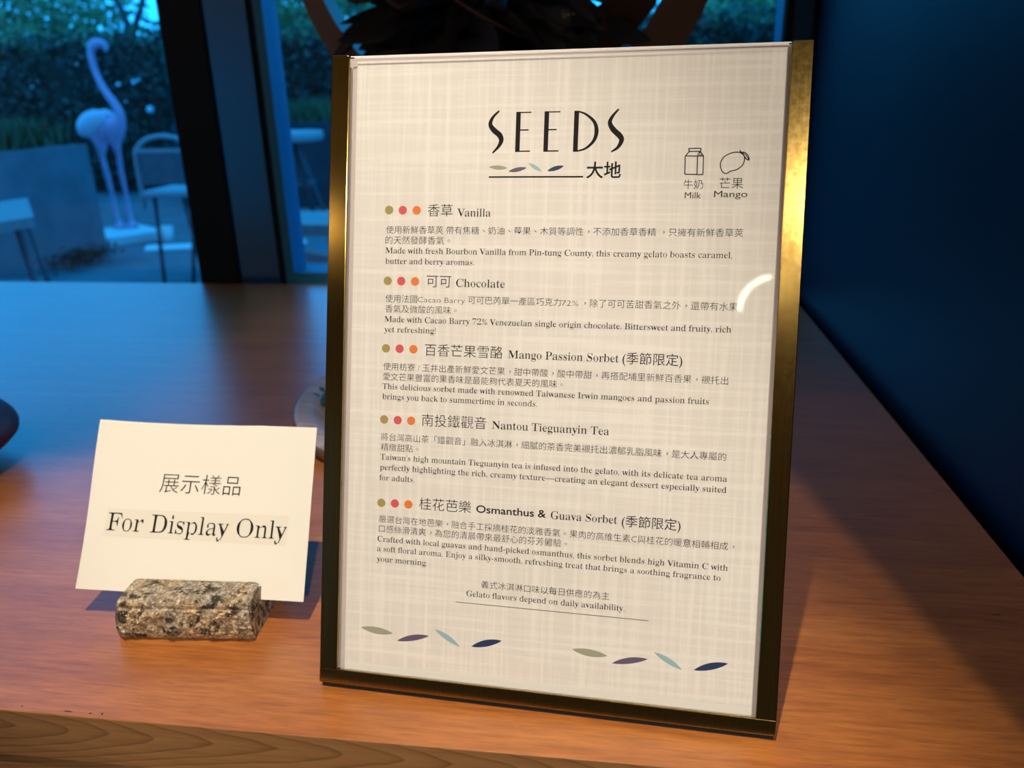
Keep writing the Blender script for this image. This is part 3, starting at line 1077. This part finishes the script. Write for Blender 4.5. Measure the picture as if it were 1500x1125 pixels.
# ------------------------------------------------------------------ red lacquer jar at the left edge
jar = thing('red_vessel', 'dark red rounded vessel at the far left of the counter, mostly out of the picture', 'vessel', (-.5740, .5040, .75))
MB().lathe([(0, .012), (.058, .012), (.072, .0135), (.082, .0175), (.0875, .023), (.0885, .028), (.087, .033), (.081, .041), (.070, .050), (.055, .060), (.034, .067), (.012, .070), (0, .070)], 64).build('body', M['lacquer'], jar)
MB().lathe([(0, 0), (.062, 0), (.064, .004), (.060, .0125), (0, .0125)], 64).build('foot', M['foot'], jar)

# ------------------------------------------------------------------ round wooden tray with sprig, half hidden behind the sign
tray = thing('wooden_tray', 'round pale wooden tray with raised rim, half hidden behind the menu sign', 'tray', (-.1240, .6890, .75))
TR = .1765
MB().lathe([(0, .006), (TR - .030, .006), (TR - .026, .0065), (TR - .020, .0115), (TR - .015, .0135), (TR - .006, .0140), (TR - .002, .0125), (TR, .010), (TR - .001, .0035), (TR - .004, .003), (0, .003)], 96).build('tray_dish', M['traywood'], tray)
MB().lathe([(TR - .0035, .0008), (TR - .0005, .0012), (TR + .0006, .005), (TR + .0004, .0105), (TR - .0012, .0119), (TR - .0022, .0118), (TR - .0035, .0032)], 96).build('bark_edge', M['bark'], tray)
MB().lathe([(0, 0), (TR - .02, 0), (TR - .018, .0031), (0, .0031)], 48).build('tray_foot', M['foot'], tray)
sprig = thing('sprig', 'small curled dark green sprig lying on the wooden tray', 'sprig', (-.2610, .6670, .757))
sp_ = MB()
for k in range(3):
    r0 = .013 - .0028 * k
    sp_.tube([(r0 * math.cos(t) * 1.0 + .001 * k, r0 * math.sin(t) * 1.25, .004 + .004 * k + .002 * math.sin(3 * t)) for t in [2 * PI * i / 22 for i in range(19)]], .0028, 8)
sp_.build('curled_stem', M['sprig'], sprig)
sl = MB()
for k in range(9):
    t = 2 * PI * k / 9
    pos = Vector((.014 * math.cos(t), .017 * math.sin(t), .008))
    ln = MB
    d = Vector((math.cos(t), math.sin(t), .5)).normalized() * .009
    s_ = d.cross(Vector((0, 0, 1))).normalized() * .003
    v = [sl.bm.verts.new(p) for p in (pos, pos + d * .5 + s_, pos + d, pos + d * .5 - s_)]
    sl.bm.faces.new(v)
sl.build('small_leaves', M['sprig'], sprig)

# ------------------------------------------------------------------ bronze hoop with dried leaves behind the sign
hoop = thing('hoop_arrangement', 'bronze hoop on a stand filled with black dried leaves, behind the menu sign', 'flower arrangement', (-.128, .935, .75))
hm = MB()
def ring(zc=.4535, R_=.2325, ri=.2005, off=(-.0118, .004), y0=-.022, y1=.022, n=96):
    rows = []
    for k in range(n):
        t = 2 * PI * k / n
        co, si = math.cos(t), math.sin(t)
        o_ = (R_ * co, zc + R_ * si); i_ = (off[0] + ri * co, zc + off[1] + ri * si)
        rows.append([hm.bm.verts.new((o_[0], y0, o_[1])), hm.bm.verts.new((o_[0], y1, o_[1])), hm.bm.verts.new((i_[0], y1, i_[1])), hm.bm.verts.new((i_[0], y0, i_[1]))])
    for k in range(n):
        A, B = rows[k], rows[(k + 1) % n]
        for j in range(4):
            hm.bm.faces.new((A[j], A[(j + 1) % 4], B[(j + 1) % 4], B[j]))
ring()
hm.build('hoop', M['bronze'], hoop)
# an inner curved blade crossing the right of the hoop
bl = MB()
pts = [(.085, .30), (.115, .335), (.140, .372), (.160, .412), (.172, .455)]
wd = [.014, .030, .040, .040, .030]
prev = None
for (x, z), w_ in zip(pts, wd):
    q = [bl.bm.verts.new((x - w_ * .6, -.030, z + w_ * .4)), bl.bm.verts.new((x + w_ * .5, -.010, z - w_ * .3)), bl.bm.verts.new((x + w_ * .5, -.007, z - w_ * .3)), bl.bm.verts.new((x - w_ * .6, -.027, z + w_ * .4))]
    if prev:
        for j in range(4):
            bl.bm.faces.new((prev[j], prev[(j + 1) % 4], q[(j + 1) % 4], q[j]))
    else:
        bl.bm.faces.new(q)
    prev = q
bl.bm.faces.new(prev[::-1])
bl.build('curved_blade', M['bronze'], hoop)
MB().lathe([(0, 0), (.058, 0), (.058, .008), (.05, .014), (.02, .02), (.014, .06), (.014, .20), (.03, .215), (.034, .224), (0, .224)], 48).build('stand', M['bronze'], hoop)
# dried leaves: pointed, bent, overlapping outwards from the middle
dl = MB()
rnd = random.Random(5)
def big_leaf(mb, base_, d, up_, L_, W_, bend, roll=0.):
    d = d.normalized(); s_ = d.cross(up_).normalized(); u_ = s_.cross(d)
    n = 7
    rows = []
    for i in range(n + 1):
        t = i / n
        wv = W_ * (math.sin(PI * min(1, t * .93 + .07)) ** .8) * (1 - .25 * t) * .5
        ctr = base_ + d * (L_ * t) + u_ * (bend * L_ * t * t)
        rows.append((ctr, wv, u_))
    prev = None
    for ctr, wv, u2 in rows:
        wv = max(wv, .0002)
        q = [mb.bm.verts.new(ctr - s_ * wv + u2 * wv * .35), mb.bm.verts.new(ctr), mb.bm.verts.new(ctr + s_ * wv + u2 * wv * .35)]
        if prev:
            for j in range(2):
                f = mb.bm.faces.new((prev[j], prev[j + 1], q[j + 1], q[j])); f.smooth = True
        prev = q
ctrp = Vector((-.020, -.01, .386))
for k in range(330):
    th = rnd.uniform(0, 2 * PI); ph = math.acos(rnd.uniform(-1, 1))
    dr = Vector((math.sin(ph) * math.cos(th), math.sin(ph) * math.sin(th) * .45 - .1, math.cos(ph)))
    rr = rnd.uniform(.02, .115)
    p0 = ctrp + Vector((dr.x * rr * 1.05, dr.y * rr * .8, dr.z * rr))
    dd = (dr + Vector((rnd.uniform(-.5, .5), rnd.uniform(-.3, .3), rnd.uniform(-.55, .25)))).normalized()
    big_leaf(dl, p0, dd, Vector((rnd.uniform(-.4, .4), -1, rnd.uniform(-.3, .6))), rnd.uniform(.05, .09), rnd.uniform(.014, .030), rnd.uniform(-.25, .25))
big_leaf(dl, Vector((-.105, -.05, .330)), Vector((-1, 0, .13)), Vector((0, -.4, 1)), .070, .012, .10)
big_leaf(dl, Vector((-.075, -.05, .315)), Vector((-1, 0, .0)), Vector((0, -.8, .6)), .062, .022, .15)
big_leaf(dl, Vector((.085, -.05, .315)), Vector((.5, 0, .85)), Vector((0, -1, 0)), .040, .022, .1)
big_leaf(dl, Vector((.060, -.05, .335)), Vector((1, 0, .45)), Vector((0, -.8, .6)), .066, .009, .15)
big_leaf(dl, Vector((-.02, -.07, .30)), Vector((.1, 0, 1)), Vector((0, -1, 0)), .06, .05, .1)
dl.build('dried_leaves', M['dried'], hoop)
def twig(*a_):
    MB().tube(*a_).build('twig', M['twig'], hoop)
twig([(-.045, -.085, .385), (-.035, -.090, .366), (-.012, -.094, .352), (.012, -.094, .340), (.030, -.090, .331)], [.0016, .0022, .0022, .0016, .0010], 6)
twig([(-.115, -.075, .395), (-.108, -.085, .372), (-.096, -.088, .362), (-.082, -.086, .366)], [.002, .003, .0026, .0012], 6)
twig([(-.155, -.060, .390), (-.150, -.070, .378), (-.142, -.075, .368)], [.002, .003, .001], 6)
gd = MB()
for k in range(14):
    x, z = .074 + rnd.uniform(-.006, .006), (.377 if k % 2 else .352) + rnd.uniform(-.0035, .0035)
    gd.box(x - .0013, x + .0013, -.083, -.081, z - .0006, z + .0006)
gd.build('gold_flecks', M['gold'], hoop)

# ------------------------------------------------------------------ arc lamp in the room behind (seen as a glint in the acrylic)
al = thing('arc_lamp', 'warm curved light tube hanging from the ceiling', 'lamp', (.43, -3.6, 2.35))
MB().tube([(.20 * math.cos(t), 0, .20 * math.sin(t)) for t in [math.radians(100 + 80 * i / 16) for i in range(17)]], .014, 10).build('light_tube', M['led'], al)
MB().tube([(-.035, 0, .20), (-.035, 0, .448)], .004, 6).build('hanger', M['metal_dark'], al)

# ------------------------------------------------------------------ outside: ground, planters, hedge, trees
struct('outside_ground', MB().box(-40, 30, 1.30, 45, -.12, -.005), M['paving'])
kerb = struct('paving_strip', MB().prism([(-3.52, 5.50), (-2.4, 5.80), (-2.3, 5.62), (-3.42, 5.30)], -.005, .006, 'z'), M['slab'])

def grass_on(name, n, x0, x1, y0, y1, z, h, seed, poly=None):
    r = np.random.RandomState(seed)
    x = r.uniform(x0, x1, n); y = r.uniform(y0, y1, n)
    hh = h * (.5 + .8 * r.rand(n))
    ang = r.uniform(0, 2 * PI, n); wd_ = .010 + .01 * r.rand(n)
    lx, ly = r.normal(0, .25, n) * hh, r.normal(0, .25, n) * hh
    V = np.stack([np.stack([x - wd_ * np.cos(ang), y - wd_ * np.sin(ang), np.full(n, z)], 1), np.stack([x + wd_ * np.cos(ang), y + wd_ * np.sin(ang), np.full(n, z)], 1), np.stack([x + lx, y + ly, z + hh], 1)], 1).reshape(-1, 3)
    me = bpy.data.meshes.new(name)
    me.from_pydata(V.tolist(), [], np.arange(3 * n).reshape(-1, 3).tolist())
    o = link(name, me, M['grass'])
    return o

pl_ = thing('planter_box', 'large grey concrete planter left of the flamingo, topped with grass', 'planter', (-4.6, 4.9, 0))
pb = MB().prism([(-3.69, 4.45), (-3.57, 5.11), (-7.2, 5.45), (-7.2, 4.45)], 0, .76, 'z')
local(pb.build('planter_shell', M['concrete'], pl_), pl_)
g_ = grass_on('grass', 5200, -7.1, -3.68, 4.5, 5.10, .75, .17, 3)
g_['kind'] = 'stuff'; g_.parent = pl_; local(g_, pl_)
bed = thing('raised_bed', 'long dark raised bed topped with grass, in front of the hedge', 'planter', (0, 8.0, 0))
local(MB().box(-4.35, 4.5, 7.55, 8.40, 0, .80).build('bed_wall', M['darkconc'], bed), bed)
g2 = grass_on('grass', 6500, -4.3, 3, 7.6, 8.35, .79, .20, 4)
g2['kind'] = 'stuff'; g2.parent = bed; local(g2, bed)

# hedge: dark core with leaves all over front and top
hd = thing('hedge', 'tall clipped dark green hedge running behind the terrace', 'hedge', (-3.5, 9.4, 0))
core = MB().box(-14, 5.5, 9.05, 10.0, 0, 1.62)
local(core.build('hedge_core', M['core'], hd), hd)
r = np.random.RandomState(11)
n = 42000
x = r.uniform(-12.5, 5, n); z = r.uniform(.1, 1.75, n); y = 8.98 + .10 * r.randn(n)
top = r.rand(n) < .30
z[top] = 1.66 + .09 * r.randn(top.sum()); y[top] = r.uniform(8.9, 10, top.sum())
bumpy = .10 * np.sin(x * 2.3) + .07 * np.sin(x * 5.1 + 1) + .05 * np.sin(z * 9 + x * 3)
y -= bumpy * .7
z[top] += bumpy[top] * .6
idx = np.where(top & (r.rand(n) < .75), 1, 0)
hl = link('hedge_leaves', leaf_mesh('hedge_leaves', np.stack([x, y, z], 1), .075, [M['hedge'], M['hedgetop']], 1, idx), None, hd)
local(hl, hd)
bm2 = MB()
for (bx, bz, br) in ((-5.22, .93, .042), (-5.36, 1.22, .026), (-5.55, 1.20, .024), (-5.30, 1.24, .018), (-5.50, 1.02, .014), (-6.0, 1.42, .012), (-5.78, 1.36, .012), (-6.6, 1.2, .012)):
    bm2.lathe([(0, bz - br), (br * .7, bz - br * .7), (br, bz), (br * .7, bz + br * .7), (0, bz + br)], 10, bx, 8.70)
bl_ = bm2.build('light_gap_dots', M['light_gap'], hd); local(bl_, hd)  # pale beads standing in for bright gaps of light in the hedge

def tree(name, label, x, y, trunk, crown, nleaf, size, seed, mat='tree', cat='tree', group=None):
    t = thing(name, label, cat, (x, y, 0), group=group)
    tb = MB()
    for br in trunk:
        tb.tube([(p[0], p[1], p[2]) for p in br], [p[3] for p in br], 9)
    tb.build('trunk', M['trunk'], t)
    r_ = np.random.RandomState(seed)
    pts = []
    for (cx, cy, cz, rx, ry, rz, k) in crown:
        m_ = int(nleaf * k)
        d_ = r_.normal(size=(m_, 3)); d_ /= np.linalg.norm(d_, axis=1)[:, None]
        rad = r_.rand(m_) ** .45
        pts.append(np.array((cx, cy, cz)) + d_ * rad[:, None] * np.array((rx, ry, rz)))
    link('crown', leaf_mesh('crown', np.concatenate(pts), size, [M[mat]], seed), None, t)
    return t
tree('garden_tree', 'tree with a forked trunk behind the hedge, above the flamingo', -7.3, 12.0,
     [[(0, 0, 0, .09), (0, 0, 1.4, .075), (-.02, 0, 2.05, .06), (-.13, .02, 2.4, .045), (-.35, .05, 3.2, .03)], [(-.02, 0, 1.9, .05), (.20, .02, 2.28, .045), (.42, .05, 2.8, .035), (.6, .1, 3.4, .02)]],
     [(-.2, 1.2, 3.0, 1.1, .8, .45, .5), (.6, 1.0, 3.2, 1.0, .8, .4, .5)], 1500, .13, 21)
tree('garden_tree', 'slim tree trunk rising just behind the hedge right of the hoop', 1.40, 10.4,
     [[(0, 0, 0, .08), (-.01, 0, 1.5, .075), (-.07, 0, 1.9, .07), (-.12, .02, 2.6, .06), (-.2, .05, 3.4, .04)]],
     [(-.2, .6, 3.5, .9, .8, .5, 1.)], 900, .13, 22)
tree('garden_tree', 'broad pale tree far behind the hedge at the left of the picture', -12.6, 15.5,
     [[(0, 0, 0, .16), (0, 0, 2.0, .12), (.1, 0, 2.9, .08)]],
     [(-.4, 0, 2.6, 2.1, 1.2, 1.3, .35), (1.6, .2, 2.4, 2.0, 1.2, 1.2, .35)], 9000, .15, 23)
tree('garden_tree', 'pale leafy tree far behind the hedge, left of the black window post', -8.2, 18.4,
     [[(0, 0, 0, .14), (0, 0, 2.0, .11), (.1, 0, 2.9, .07)]],
     [(-.3, 0, 2.4, 1.9, 1.2, 1.1, .4), (1.2, .4, 2.5, 1.3, 1.0, .8, .4)], 8000, .15, 24)
tree('garden_tree', 'leafy tree far behind the hedge, seen through the middle pane beside the hoop', -4.2, 15.6,
     [[(0, 0, 0, .14), (0, 0, 2.0, .11), (-.1, 0, 2.9, .07)]],
     [(0, 0, 2.9, 1.5, 1.0, .6, .6), (1.3, .2, 2.6, 1.1, .9, .6, .4)], 3600, .15, 25)
tree('garden_tree', 'leafy tree far behind the hedge at the right end of the window', 3.6, 16.0,
     [[(0, 0, 0, .14), (0, 0, 2.0, .11), (.1, 0, 2.9, .07)]],
     [(-.3, 0, 2.8, 1.5, 1.0, .7, .6), (-1.6, .3, 2.3, 1.1, .8, .45, .4)], 4200, .15, 26)
r = np.random.RandomState(31)
n = 14000
xs = r.uniform(-30, 8, n)
hb = 1.55 + .25 * np.sin(xs * .9) + .2 * np.sin(xs * 2.3 + 1)
bush = link('shrub_border', leaf_mesh('shrub_border', np.stack([xs, 22 + .5 * r.randn(n), hb * r.rand(n) ** .6], 1), .18, [M['tree']], 31))
tag(bush, 'soft green shrubs far behind the hedge', 'shrubs', kind='stuff')
ss = link('ground_shrub', leaf_mesh('ground_shrub', np.array([(-3.52, 4.78, .07)]) + r.normal(size=(500, 3)) * np.array([.06, .13, .025]), .028, [M['core']], 33))
tag(ss, 'low dark shrub at the foot of the concrete planter', 'shrub')

# ------------------------------------------------------------------ flamingo statue on a white slab
fl = thing('flamingo_statue', 'pink flamingo statue standing on a white slab outside the window', 'statue', (-3.90, 5.88, 0))
def skin(name, nodes, edges, mat, parent, sub=2):
    me = bpy.data.meshes.new(name)
    me.from_pydata([n_[:3] for n_ in nodes], edges, [])
    o = link(name, me, mat, parent)
    md_ = o.modifiers.new('skin', 'SKIN')
    md_.use_smooth_shade = True
    me.skin_vertices.new() if not me.skin_vertices else None
    for i, n_ in enumerate(nodes):
        sv = me.skin_vertices[0].data[i]
        rr = n_[3]
        sv.radius = (rr, rr) if not isinstance(rr, tuple) else rr
        sv.use_root = (i == 0)
    s_ = o.modifiers.new('sub', 'SUBSURF'); s_.levels = sub; s_.render_levels = sub
    return o
Y = 5.93
nodes = [(-3.985, Y, .835, .105), (-4.09, Y, .835, .075), (-4.185, Y, .79, .03), (-3.885, Y, .835, .085), (-3.825, Y - .01, .86, .055),
         (-3.797, Y - .02, .935, .036), (-3.835, Y - .02, 1.015, .031), (-3.885, Y - .02, 1.095, .027), (-3.927, Y - .01, 1.175, .025), (-3.952, Y, 1.25, .024), (-3.962, Y, 1.33, .025), (-3.955, Y, 1.395, .028),
         (-3.926, Y, 1.432, .049), (-3.868, Y, 1.445, .035), (-3.826, Y, 1.425, .026), (-3.836, Y, 1.378, .013),
         (-3.995, Y - .03, .725, .050), (-4.006, Y - .04, .63, .022), (-3.992, Y - .04, .47, .0225), (-3.983, Y - .04, .30, .017), (-3.972, Y - .05, .165, .018), (-3.952, Y - .06, .095, .018),
         (-3.925, Y + .03, .725, .045), (-3.907, Y + .03, .64, .021), (-3.918, Y + .03, .51, .0225), (-3.905, Y + .02, .36, .017), (-3.890, Y + .0, .2, .017), (-3.872, Y - .02, .095, .018)]
edges = [(0, 1), (1, 2), (0, 3), (3, 4)] + [(i, i + 1) for i in range(4, 15)] + [(0, 16)] + [(i, i + 1) for i in range(16, 21)] + [(3, 22)] + [(i, i + 1) for i in range(22, 27)]
nodes = [(n_[0] + 3.90, n_[1] - 5.88, n_[2], n_[3]) for n_ in nodes]
for k_, (fx, fy) in ((21, (-.052, -.01)), (27, (.028, .03))):
    for ddx, ddy in ((-.045, -.05), (.02, -.07), (.07, -.03)):
        nodes.append((fx + ddx, fy + ddy, .084, .011)); edges.append((k_, len(nodes) - 1))
skin('body', nodes, edges, M['pink'], fl)
wg = MB()
def ellipsoid(mb, cx, cy, cz, rx, ry, rz, n=20, mfn=None):
    r_ = bmesh.ops.create_uvsphere(mb.bm, u_segments=n, v_segments=n // 2 + 2, radius=1)
    for v in r_['verts']:
        p = v.co.copy()
        v.co = Vector((cx + p.x * rx, cy + p.y * ry, cz + p.z * rz))
        if mfn:
            v.co = mfn(v.co)
    for f in mb.bm.faces:
        f.smooth = True
rot = Matrix.Rotation(-.45, 4, 'Y')
for sy_ in (-1, 1):
    def bendf(p, sy_=sy_):
        q = Vector((p.x + .115, p.y, p.z - .875)); q = rot @ q
        return Vector((q.x - .115, q.y + .05, q.z + .875))
    ellipsoid(wg, -.125, sy_ * .060, .880, .135, .055, .085, 20, bendf)
wg.build('wings', M['pinkwing'], fl)
sb_ = MB()
mt = Matrix.Translation((.03, -.10, 0)) @ Matrix.Rotation(math.radians(-36), 4, 'Z')
sb_.box(-.27, .27, -.22, .22, .0, .070, .006, 0, mt)
sb_.build('slab', M['slab'], fl)
cup = MB().lathe([(0, 0), (.045, 0), (.055, .12), (.05, .12), (.04, .02), (0, .02)], 20).build('flower_pot', M['slab'])
cup.location = (-3.42, 5.62, .006)
tag(cup, 'small white pot on the paving beside the flamingo slab', 'pot')

# ------------------------------------------------------------------ terrace furniture
ch = thing('bistro_chair', 'pale metal terrace chair with arched back, right of the flamingo', 'chair', (-2.54, 4.45, 0))
def chair_part(name, mb, mat):
    return mb.build(name, mat, ch)
arch = [(-.175, -.16, .44), (-.178, -.155, .60), (-.178, -.15, .73)] + [(-.178 * math.cos(t), -.15, .735 + .105 * math.sin(t)) for t in [PI * i / 14 for i in range(1, 14)]] + [(.178, -.15, .73), (.178, -.155, .60), (.175, -.16, .44)]
chair_part('back_frame', MB().tube(arch, .013, 8), M['metal_pale'])
chair_part('back_panel', MB().box(-.165, .165, -.165, -.150, .575, .755, .006), M['sling'])
chair_part('back_rail', MB().box(-.168, .168, -.166, -.148, .752, .772, .004), M['metal_pale'])
chair_part('seat', MB().box(-.19, .19, -.17, .22, .505, .540, .012), M['metal_pale'])
for sx_, sy_ in ((-1, -1), (1, -1), (-1, 1), (1, 1)):
    chair_part('leg', MB().tube([(sx_ * .12, sy_ * .15 + .02, .51), (sx_ * .09 - .02, sy_ * .22 + .02, 0.0)], .0115, 8), M['metal_dark'])

rt = thing('round_table', 'round pale terrace table on splayed legs beyond the window post', 'table', (-2.63, 6.2, 0))
MB().lathe([(0, .70), (.28, .70), (.30, .705), (.305, .735), (.305, .765), (.295, .775), (0, .775)], 48).build('tabletop', M['metal_pale'], rt)
for k in range(4):
    t = PI / 4 + k * PI / 2 + .2
    MB().tube([(.10 * math.cos(t), .10 * math.sin(t), .70), (.34 * math.cos(t), .34 * math.sin(t), 0.01)], .018, 8).build('leg', M['metal_dark'] if k > 2 else M['sling'], rt)
MB().tube([(.2 * math.cos(t), .2 * math.sin(t), .38) for t in [2 * PI * i / 24 for i in range(24)]], .012, 6, True).build('stretcher', M['sling'], rt)

sq = thing('low_stool', 'low blue-grey wooden stool in front of the round terrace table', 'stool', (-1.42, 3.72, 0))
MB().box(-.30, .30, -.22, .22, .425, .475, .006).build('seat', M['palewood'], sq)
MB().tube([(-.30, -.20, .40), (-.05, -.20, .35), (.30, -.2, .28)], .016, 8).build('cross_bar', M['metal_pale'], sq)
MB().box(-.28, .28, -.19, -.165, .290, .320, .003).build('stretcher', M['metal_pale'], sq)
for sx_, sy_ in ((-1, -1), (1, -1), (-1, 1), (1, 1)):
    MB().tube([(sx_ * .24, sy_ * .18, .43), (sx_ * .27, sy_ * .2, 0)], .016, 8).build('leg', M['sling'], sq)

s3 = thing('outdoor_bench', 'small pale wooden bench at the far left, in front of the planter', 'bench', (-3.16, 3.66, 0))
MB().prism([(.325, -.129), (.831, -.747), (.681, -1.329), (.175, -.711)], .562, .602, 'z').build('seat', M['palewood'], s3)
for lx, ly, ox, oy in ((.36, -.22, .03, .05), (.74, -.74, .05, .0), (.64, -1.22, .0, -.05), (.26, -.70, -.05, .0)):
    MB().tube([(lx, ly, .562), (lx + ox, ly + oy, 0)], .014, 8).build('leg', M['sling'], s3)
